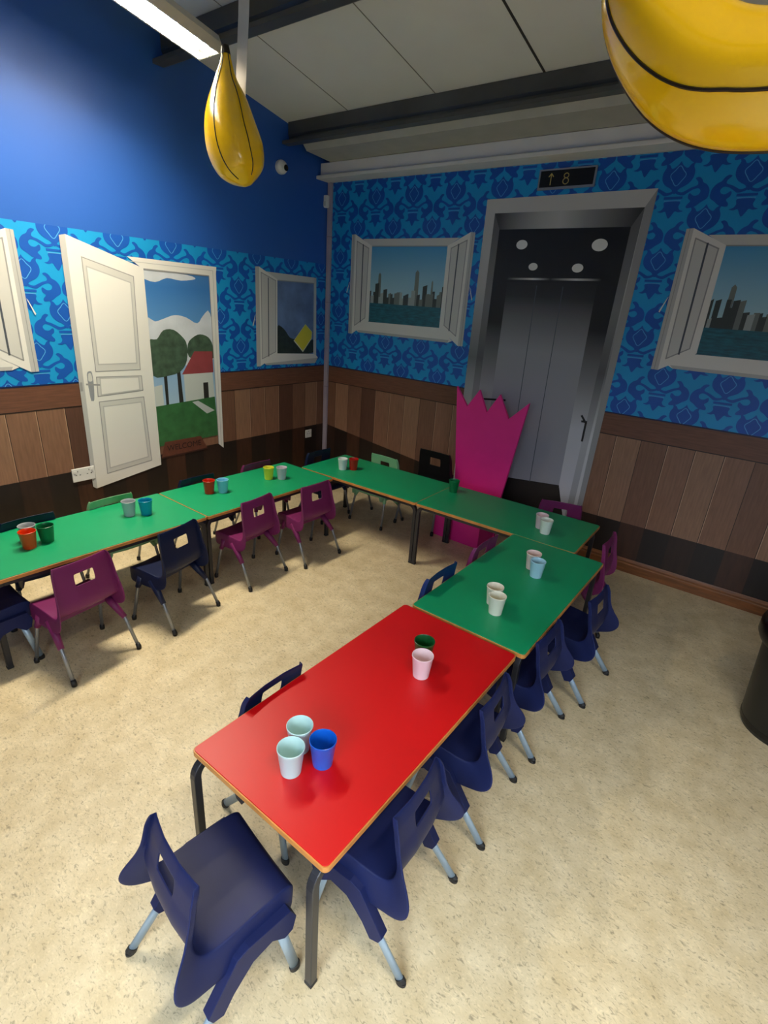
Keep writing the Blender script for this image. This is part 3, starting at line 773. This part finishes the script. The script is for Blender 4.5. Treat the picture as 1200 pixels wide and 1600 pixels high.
def chair_round():
    root = empty('childrens_chair', (0, 0, 0))
    inner = [(.178, .305), (.188, .325), (.180, .342), (.155, .350), (.08, .346), (.0, .340), (-.05, .337), (-.080, .343), (-.096, .362), (-.100, .390), (-.098, .42), (-.093, .445), (-.088, .480), (-.087, .488), (-.079, .550), (-.078, .558), (-.072, .588), (-.066, .610)]
    outer = [(.172, .29), (.178, .275), (.168, .262), (.14, .258), (.08, .258), (.01, .258), (-.06, .262), (-.095, .280), (-.118, .305), (-.124, .340), (-.122, .39), (-.108, .440), (-.098, .480), (-.097, .488), (-.087, .550), (-.086, .557), (-.079, .588), (-.070, .610)]
    hw = [.150, .152, .154, .156, .158, .160, .161, .162, .162, .160, .157, .153, .152, .151, .148, .147, .144, .136]
    fr = [.004, .006, .008, .009, .010, .010, .011, .012, .013, .013, .012, .010, .008, .008, .006, .006, .004, .003]
    shell(inner, outer, hw, purple, (13,), 'seat_shell', root, fr)
    for s in (-1, 1):
        for top, mid, foot in (((s * .150, .02, .300), (s * .176, -.088, .185), (s * .186, -.165, .012)), ((s * .150, .10, .300), (s * .170, .118, .235), (s * .186, .165, .012))):
            B = MB(); B.tube([top, mid], [.024, .0150], purple, 12); B.build('leg_socket', root, smooth=True)
            B = MB(); B.tube([tuple(Vector(mid) + (Vector(top) - Vector(mid)) * .3), mid, foot], .0095, chrome, 12); lg = B.build('leg', root, smooth=True)
            f0 = Vector(foot); B = MB(); B.tube([(f0.x, f0.y, 0), f0 + Vector((0, 0, .004)), f0 + (Vector(mid) - f0).normalized() * .022], [.013, .014, .0115], ferr, 12); B.build('rubber_foot', lg, smooth=True)
    B = MB(); B.box((-.15, .09, .275), (.15, .11, .298), purple); B.box((-.15, -.0, .275), (.15, .02, .298), purple); B.build('under_rib', root)
    return root


PA, PB = chair_wave(), chair_round()
used = {}
CHAIRS = [
    # model, colour, x, y, rotation, label
    ('A', None, .297, -.158, -8.6, "navy children's chair pulled out at the red table's near end, whole seat visible"),
    ('A', None, .583, .324, 95, "navy children's chair tucked into the red table's right side, the one nearest the camera"),
    ('A', None, .571, .862, 95, "navy children's chair tucked into the red table's right side, second along from the camera"),
    ('A', None, .580, 1.400, 89, "navy children's chair on the outer side where the red and green tables meet"),
    ('A', None, .650, 1.924, 87, "navy children's chair tucked into the right side of the green table beside the red one"),
    ('A', None, .072, .365, -90, "navy children's chair inside the U, its back just showing beyond the red table"),
    ('A', None, -1.755, -.085, 0, "navy children's chair at the open end of the left row, cut by the frame"),
    ('B', midblue, .092, 1.49, -91, "blue children's chair inside the U, beside the green table that joins the red one"),
    ('B', None, .092, 2.00, -91, "purple children's chair inside the U, at the inner angle where right and far rows meet"),
    ('B', None, .520, 2.62, 92, "purple children's chair at the right-hand end of the far row, by the wooden skirting"),
    ('B', None, -1.42, .265, 98, "purple children's chair in front of the left row, nearest the camera, back square in view"),
    ('B', darknavy, -1.45, .818, 103, "dark navy children's chair in front of the left row between two purple ones"),
    ('B', None, -1.51, 1.456, 97, "purple children's chair in front of the left row, just right of the twin table legs"),
    ('B', None, -1.45, 1.972, 89, "purple children's chair in front of the left row, closest to the inner corner"),
    ('B', darknavy, -2.095, .33, -90, "dark navy children's chair behind the left row, beyond the orange and dark green cups", (1, 1, .95)),
    ('B', palegreen, -2.10, .83, -89, "pale green children's chair behind the left row, beyond the grey and turquoise cups", (1, 1, .95)),
    ('B', darknavy, -2.10, 1.485, -91, "dark navy children's chair behind the left row, beyond the red-orange and light blue cups", (1, 1, .95)),
    ('B', None, -2.10, 2.06, -90, "purple children's chair behind the left row, beyond the yellow cup", (1, 1, .95)),
    ('B', darknavy, -1.95, 2.66, -90, "dark navy children's chair at the corner end of the far row, mostly under the table"),
    ('B', palegreen, -1.51, 2.92, 180, "pale green children's chair behind the far row, beside the white and red cups"),
    ('B', blackp, -1.135, 3.17, 180, "black larger chair behind the far row, between the pale green chair and the crown throne", (1.1, 1.1, 1.13)),
    ('B', None, .14, 2.985, 198, "purple children's chair behind the far row in front of the printed lift doorway"),
]
for mdl, colr, x, y, rz, lab, *sc in CHAIRS:
    P = PA if mdl == 'A' else PB
    if colr is None and P not in used.values() and mdl not in used: o = P; used[mdl] = P
    else: o = copy_tree(P, swap=((navy if mdl == 'A' else purple), colr) if colr else None)
    if sc: o.scale = sc[0]
    o.location = (x, y, 0); o.rotation_euler = (0, 0, R(rz)); tag(o, lab, 'chair', GC)

# ================================================================== CUPS
cup_m = {}
def cupmat(n, rgb):
    m = mat('%s_cup' % n, rgb, .32, coat=.1); b_ = m.node_tree.nodes['Principled BSDF']
    b_.inputs['Subsurface Weight'].default_value = .08; b_.inputs['Subsurface Radius'].default_value = (.01, .01, .01)
    return m
CP = MB(); w0 = cupmat('mint', (190, 222, 222))
CP.lathe([(.0, .004), (.029, .004), (.030, .0), (.032, .0), (.0325, .004), (.0415, .088), (.0435, .092), (.0435, .098), (.0420, .099), (.0405, .096), (.0395, .086), (.0310, .008), (0, .006)], w0, 40)
cup = CP.build('cup', autosmooth=40)
CU = [
    ('mint', (190, 222, 222), .304, .153, 'pale mint plastic cup at the front of the three on the red table'),
    ('mint', (190, 222, 222), .260, .233, 'pale mint plastic cup at the back of the three on the red table'),
    ('blue', (14, 92, 196), .357, .240, 'strong blue plastic cup beside the two mint ones on the red table'),
    ('pink_white', (238, 212, 216), .358, .806, 'pinkish white plastic cup at the far part of the red table'),
    ('forest', (20, 84, 40), .311, .890, 'dark green plastic cup behind the pinkish white one on the red table'),
    ('cream', (228, 226, 206), .375, 1.440, 'cream plastic cup in front of its twin, green table next to the red one'),
    ('cream', (232, 224, 204), .327, 1.513, 'cream plastic cup behind its twin, green table next to the red one'),
    ('sky', (168, 208, 224), .376, 1.950, 'pale blue plastic cup before a pinkish one, near the junction of right and far rows'),
    ('blush', (232, 206, 198), .320, 2.028, 'pinkish plastic cup behind the pale blue one, near the junction of right and far rows'),
    ('ivory', (226, 230, 218), .180, 2.588, 'ivory plastic cup in front of the pair at the right end of the far row'),
    ('rose', (226, 200, 204), .122, 2.655, 'faint pink plastic cup behind the ivory one at the right end of the far row'),
    ('green', (10, 112, 62), -.688, 2.839, 'green plastic cup on the far row in front of the pink crown board'),
    ('white', (228, 232, 230), -1.672, 2.600, 'white plastic cup beside a red one at the corner of the U'),
    ('red', (176, 24, 14), -1.606, 2.668, 'dark red plastic cup beside a white one at the corner of the U'),
    ('orange', (226, 68, 18), -1.852, .222, 'orange plastic cup before a grey one near the end of the left row'),
    ('silver', (182, 184, 186), -1.935, .250, 'grey plastic cup behind the orange one at the near end of the left row'),
    ('forest', (10, 104, 58), -1.868, .318, 'dark green plastic cup beside the orange one on the left row'),
    ('silver', (186, 192, 196), -1.920, .822, 'grey plastic cup beside a turquoise one on the left row'),
    ('turquoise', (4, 152, 190), -1.866, .905, 'turquoise plastic cup on the left row'),
    ('vermilion', (206, 40, 10), -1.928, 1.425, 'red-orange plastic cup beside a light blue one on the left row'),
    ('lightblue', (128, 204, 232), -1.880, 1.508, 'light blue plastic cup beside a red-orange one on the left row'),
    ('yellow', (222, 220, 60), -1.892, 1.955, 'yellow plastic cup on the left row'),
    ('lilac', (206, 196, 208), -1.826, 2.034, 'pale lilac plastic cup beside the yellow one on the left row'),
]
for k, (n, c, x, y, lab) in enumerate(CU):
    m = cupmat('%s%d' % (n, k), c)
    if k == 0: o = cup; o.data.materials[0] = m
    else:
        o = cup.copy(); o.data = cup.data.copy(); o.data.materials[0] = m; COL.objects.link(o)
    o.location = (x, y, TH + .0005); o.rotation_euler = (0, 0, k * .7); tag(o, lab, 'cup', 'plastic cups on the tables')

# ================================================================== PINK CROWN THRONE
pink = mat('magenta_board', (222, 34, 134), .5, var=.03)
root = empty('crown_throne', (-.70, 3.28, 0)); tag(root, "magenta wooden party throne with a tall crown-shaped back, against the back wall", 'throne')
B = MB()
crown = [(-.235, .02), (-.245, .36), (-.345, 1.275), (-.225, 1.12), (-.125, 1.275), (-.035, 1.10), (.065, 1.265), (.170, 1.08), (.325, 1.235), (.215, .42), (.205, .02)]
B.prism(crown, 1, .06, .085, pink); B.build('crown_back', root, bevel=.002)
B = MB(); B.box((-.255, -.25, .33), (.20, .06, .355), pink); B.build('seat', root, bevel=.003)
B = MB(); B.box((-.230, -.235, 0), (.175, -.215, .33), pink); B.build('front_panel', root)
for x in (-.250, .175):
    B = MB(); B.box((x, -.235, 0), (x + .02, .06, .33), pink); B.build('side_panel', root)

# ================================================================== WASTE BIN
binm = mat('black_bin_plastic', (20, 21, 20), .38); binl = mat('black_bin_lid', (14, 14, 16), .25)
root = empty('waste_bin', (1.675, 2.27, 0)); tag(root, 'round black plastic waste bin standing on the floor near the back wall', 'bin')
B = MB(); B.lathe([(0, .012), (.165, .012), (.172, 0), (.182, 0), (.186, .012), (.190, .03), (.215, .50), (.215, .53), (.205, .53), (.180, .03), (0, .03)], binm, 48); B.build('bin_body', root, autosmooth=40)
B = MB(); B.lathe([(.216, .485), (.236, .49), (.250, .52), (.250, .575), (.236, .612), (.20, .64), (.13, .655), (0, .66)], binl, 48); B.build('lid', root, autosmooth=50)
B = MB(); B.box((-.09, -.252, .50), (.09, -.236, .56), binm); B.build('lid_handle', root, bevel=.006)
B = MB(); B.lathe([(.184, .02), (.192, .024), (.192, .05), (.187, .054)], binl, 48); B.build('base_ring', root, autosmooth=40)

# ================================================================== INFLATABLE BANANAS
ban = mat('yellow_vinyl', (255, 204, 10), .22, coat=.6); banl = mat('black_print_line', (34, 22, 10), .35); bank = mat('black_banana_tip', (26, 20, 16), .4)


def banana(path, rad, seams, label, sq=1., ribbon=None, up=(0, 1, 0)):
    pts = catmull(path, 8, False); n = len(pts)
    rr = catmull([(r, 0) for r in rad], 8, False); rr = [r[0] for r in rr]
    root = empty('inflatable_banana', pts[n // 2]); tag(root, label, 'inflatable banana', 'inflatable bananas hung from the ceiling')
    o0 = Vector(pts[n // 2]); P = [Vector(p) - o0 for p in pts]; N = 40
    vs = []; fr = []
    for i, p in enumerate(P):
        t = (P[min(i + 1, n - 1)] - P[max(i - 1, 0)]).normalized(); a = Vector(up); a = (a - a.dot(t) * t).normalized(); b_ = t.cross(a); fr.append((a, b_))
        for k in range(N):
            an = 2 * math.pi * k / N; q = 1 + .035 * math.cos(5 * an)
            vs.append(p + rr[i] * q * (math.cos(an) * a + math.sin(an) * b_ * sq))
    B = MB(); B.add(vs, [(i * N + k, i * N + (k + 1) % N, (i + 1) * N + (k + 1) % N, (i + 1) * N + k) for i in range(n - 1) for k in range(N)] + [tuple(range(N))[::-1], tuple((n - 1) * N + k for k in range(N))], ban)
    B.build('banana_body', root, smooth=True, subsurf=1)
    for s0 in seams:
        B = MB(); lo, hi = int(n * .10), int(n * .93); line = []; s0 = s0 if isinstance(s0, tuple) else (s0, s0)
        for i in range(lo, hi):
            an = R(s0[0] + (s0[1] - s0[0]) * min(1, (i - lo) / (.45 * n))); q = 1 + .035 * math.cos(5 * an)
            line.append(P[i] + (rr[i] * q + .0005) * (math.cos(an) * fr[i][0] + math.sin(an) * fr[i][1] * sq))
        B.tube(line, .0028, banl, 8); B.build('printed_line', root, smooth=True)
    B = MB(); i0 = int(n * .085) + 1
    for i in range(i0): pass
    tv = []
    for i in range(i0 + 1):
        for k in range(N):
            an = 2 * math.pi * k / N; tv.append(P[i] + (rr[i] * (1 + .035 * math.cos(5 * an)) + .0015) * (math.cos(an) * fr[i][0] + math.sin(an) * fr[i][1] * sq))
    B.add(tv, [(i * N + k, i * N + (k + 1) % N, (i + 1) * N + (k + 1) % N, (i + 1) * N + k) for i in range(i0) for k in range(N)] + [tuple(range(N))[::-1]], bank)
    B.build('banana_tip', root, smooth=True)
    return root


rib_m = mat('white_ribbon', (206, 204, 192), .45, var=.03)
banana([(-1.640, 1.50, 3.10), (-1.635, 1.50, 3.03), (-1.628, 1.49, 2.94), (-1.605, 1.48, 2.84), (-1.578, 1.47, 2.72), (-1.552, 1.48, 2.61), (-1.520, 1.50, 2.515), (-1.500, 1.51, 2.46)],
       [.018, .030, .062, .105, .138, .150, .118, .025], (38, -30, 150), 'yellow inflatable banana hanging upright by the blue left wall', up=(.79, -.61, 0))
root = empty('white_ribbon', (-1.63, 1.66, 2.84)); tag(root, 'white ribbon strap running from the ceiling down behind the upright banana', 'ribbon')
B = MB(); zt = ceil_z(1.66) - 2.84 - .002
vs = []
path = [(-.030, .0, zt), (-.012, -.03, zt * .66), (.004, -.065, zt * .33), (.020, -.10, .0)]
for (x, y, z) in path:
    for dx, dy in ((-.044, 0), (.044, 0), (.044, .002), (-.044, .002)): vs.append((x + dx, y + dy, z))
n = len(path); fs = [(i * 4 + k, i * 4 + (k + 1) % 4, (i + 1) * 4 + (k + 1) % 4, (i + 1) * 4 + k) for i in range(n - 1) for k in range(4)] + [(0, 1, 2, 3), tuple((n - 1) * 4 + k for k in range(4))]
B.add(vs, fs, rib_m); B.build('ribbon', root, smooth=False)

banana([(.745, .5, 2.66), (.75, .5, 2.60), (.765, .5, 2.54), (.79, .5, 2.47), (.825, .5, 2.40), (.886, .5, 2.333), (.954, .5, 2.286), (1.036, .5, 2.266), (1.15, .5, 2.270), (1.27, .5, 2.325), (1.36, .5, 2.39), (1.42, .5, 2.47), (1.44, .5, 2.52)],
       [.018, .022, .034, .052, .070, .083, .089, .091, .091, .094, .076, .040, .018], ((70, 20), 92, -105), 'large yellow inflatable banana hanging level above the right of the room', up=(0, -1, 0))
B = MB(); root = empty('hanging_cord', (1.12, .5, 2.40)); tag(root, 'thin white cord holding the level banana up to the ceiling', 'cord')
B.tube([(0, 0, .0), (0, 0, ceil_z(.5) - 2.40)], .002, rib_m, 6); B.build('cord', root)
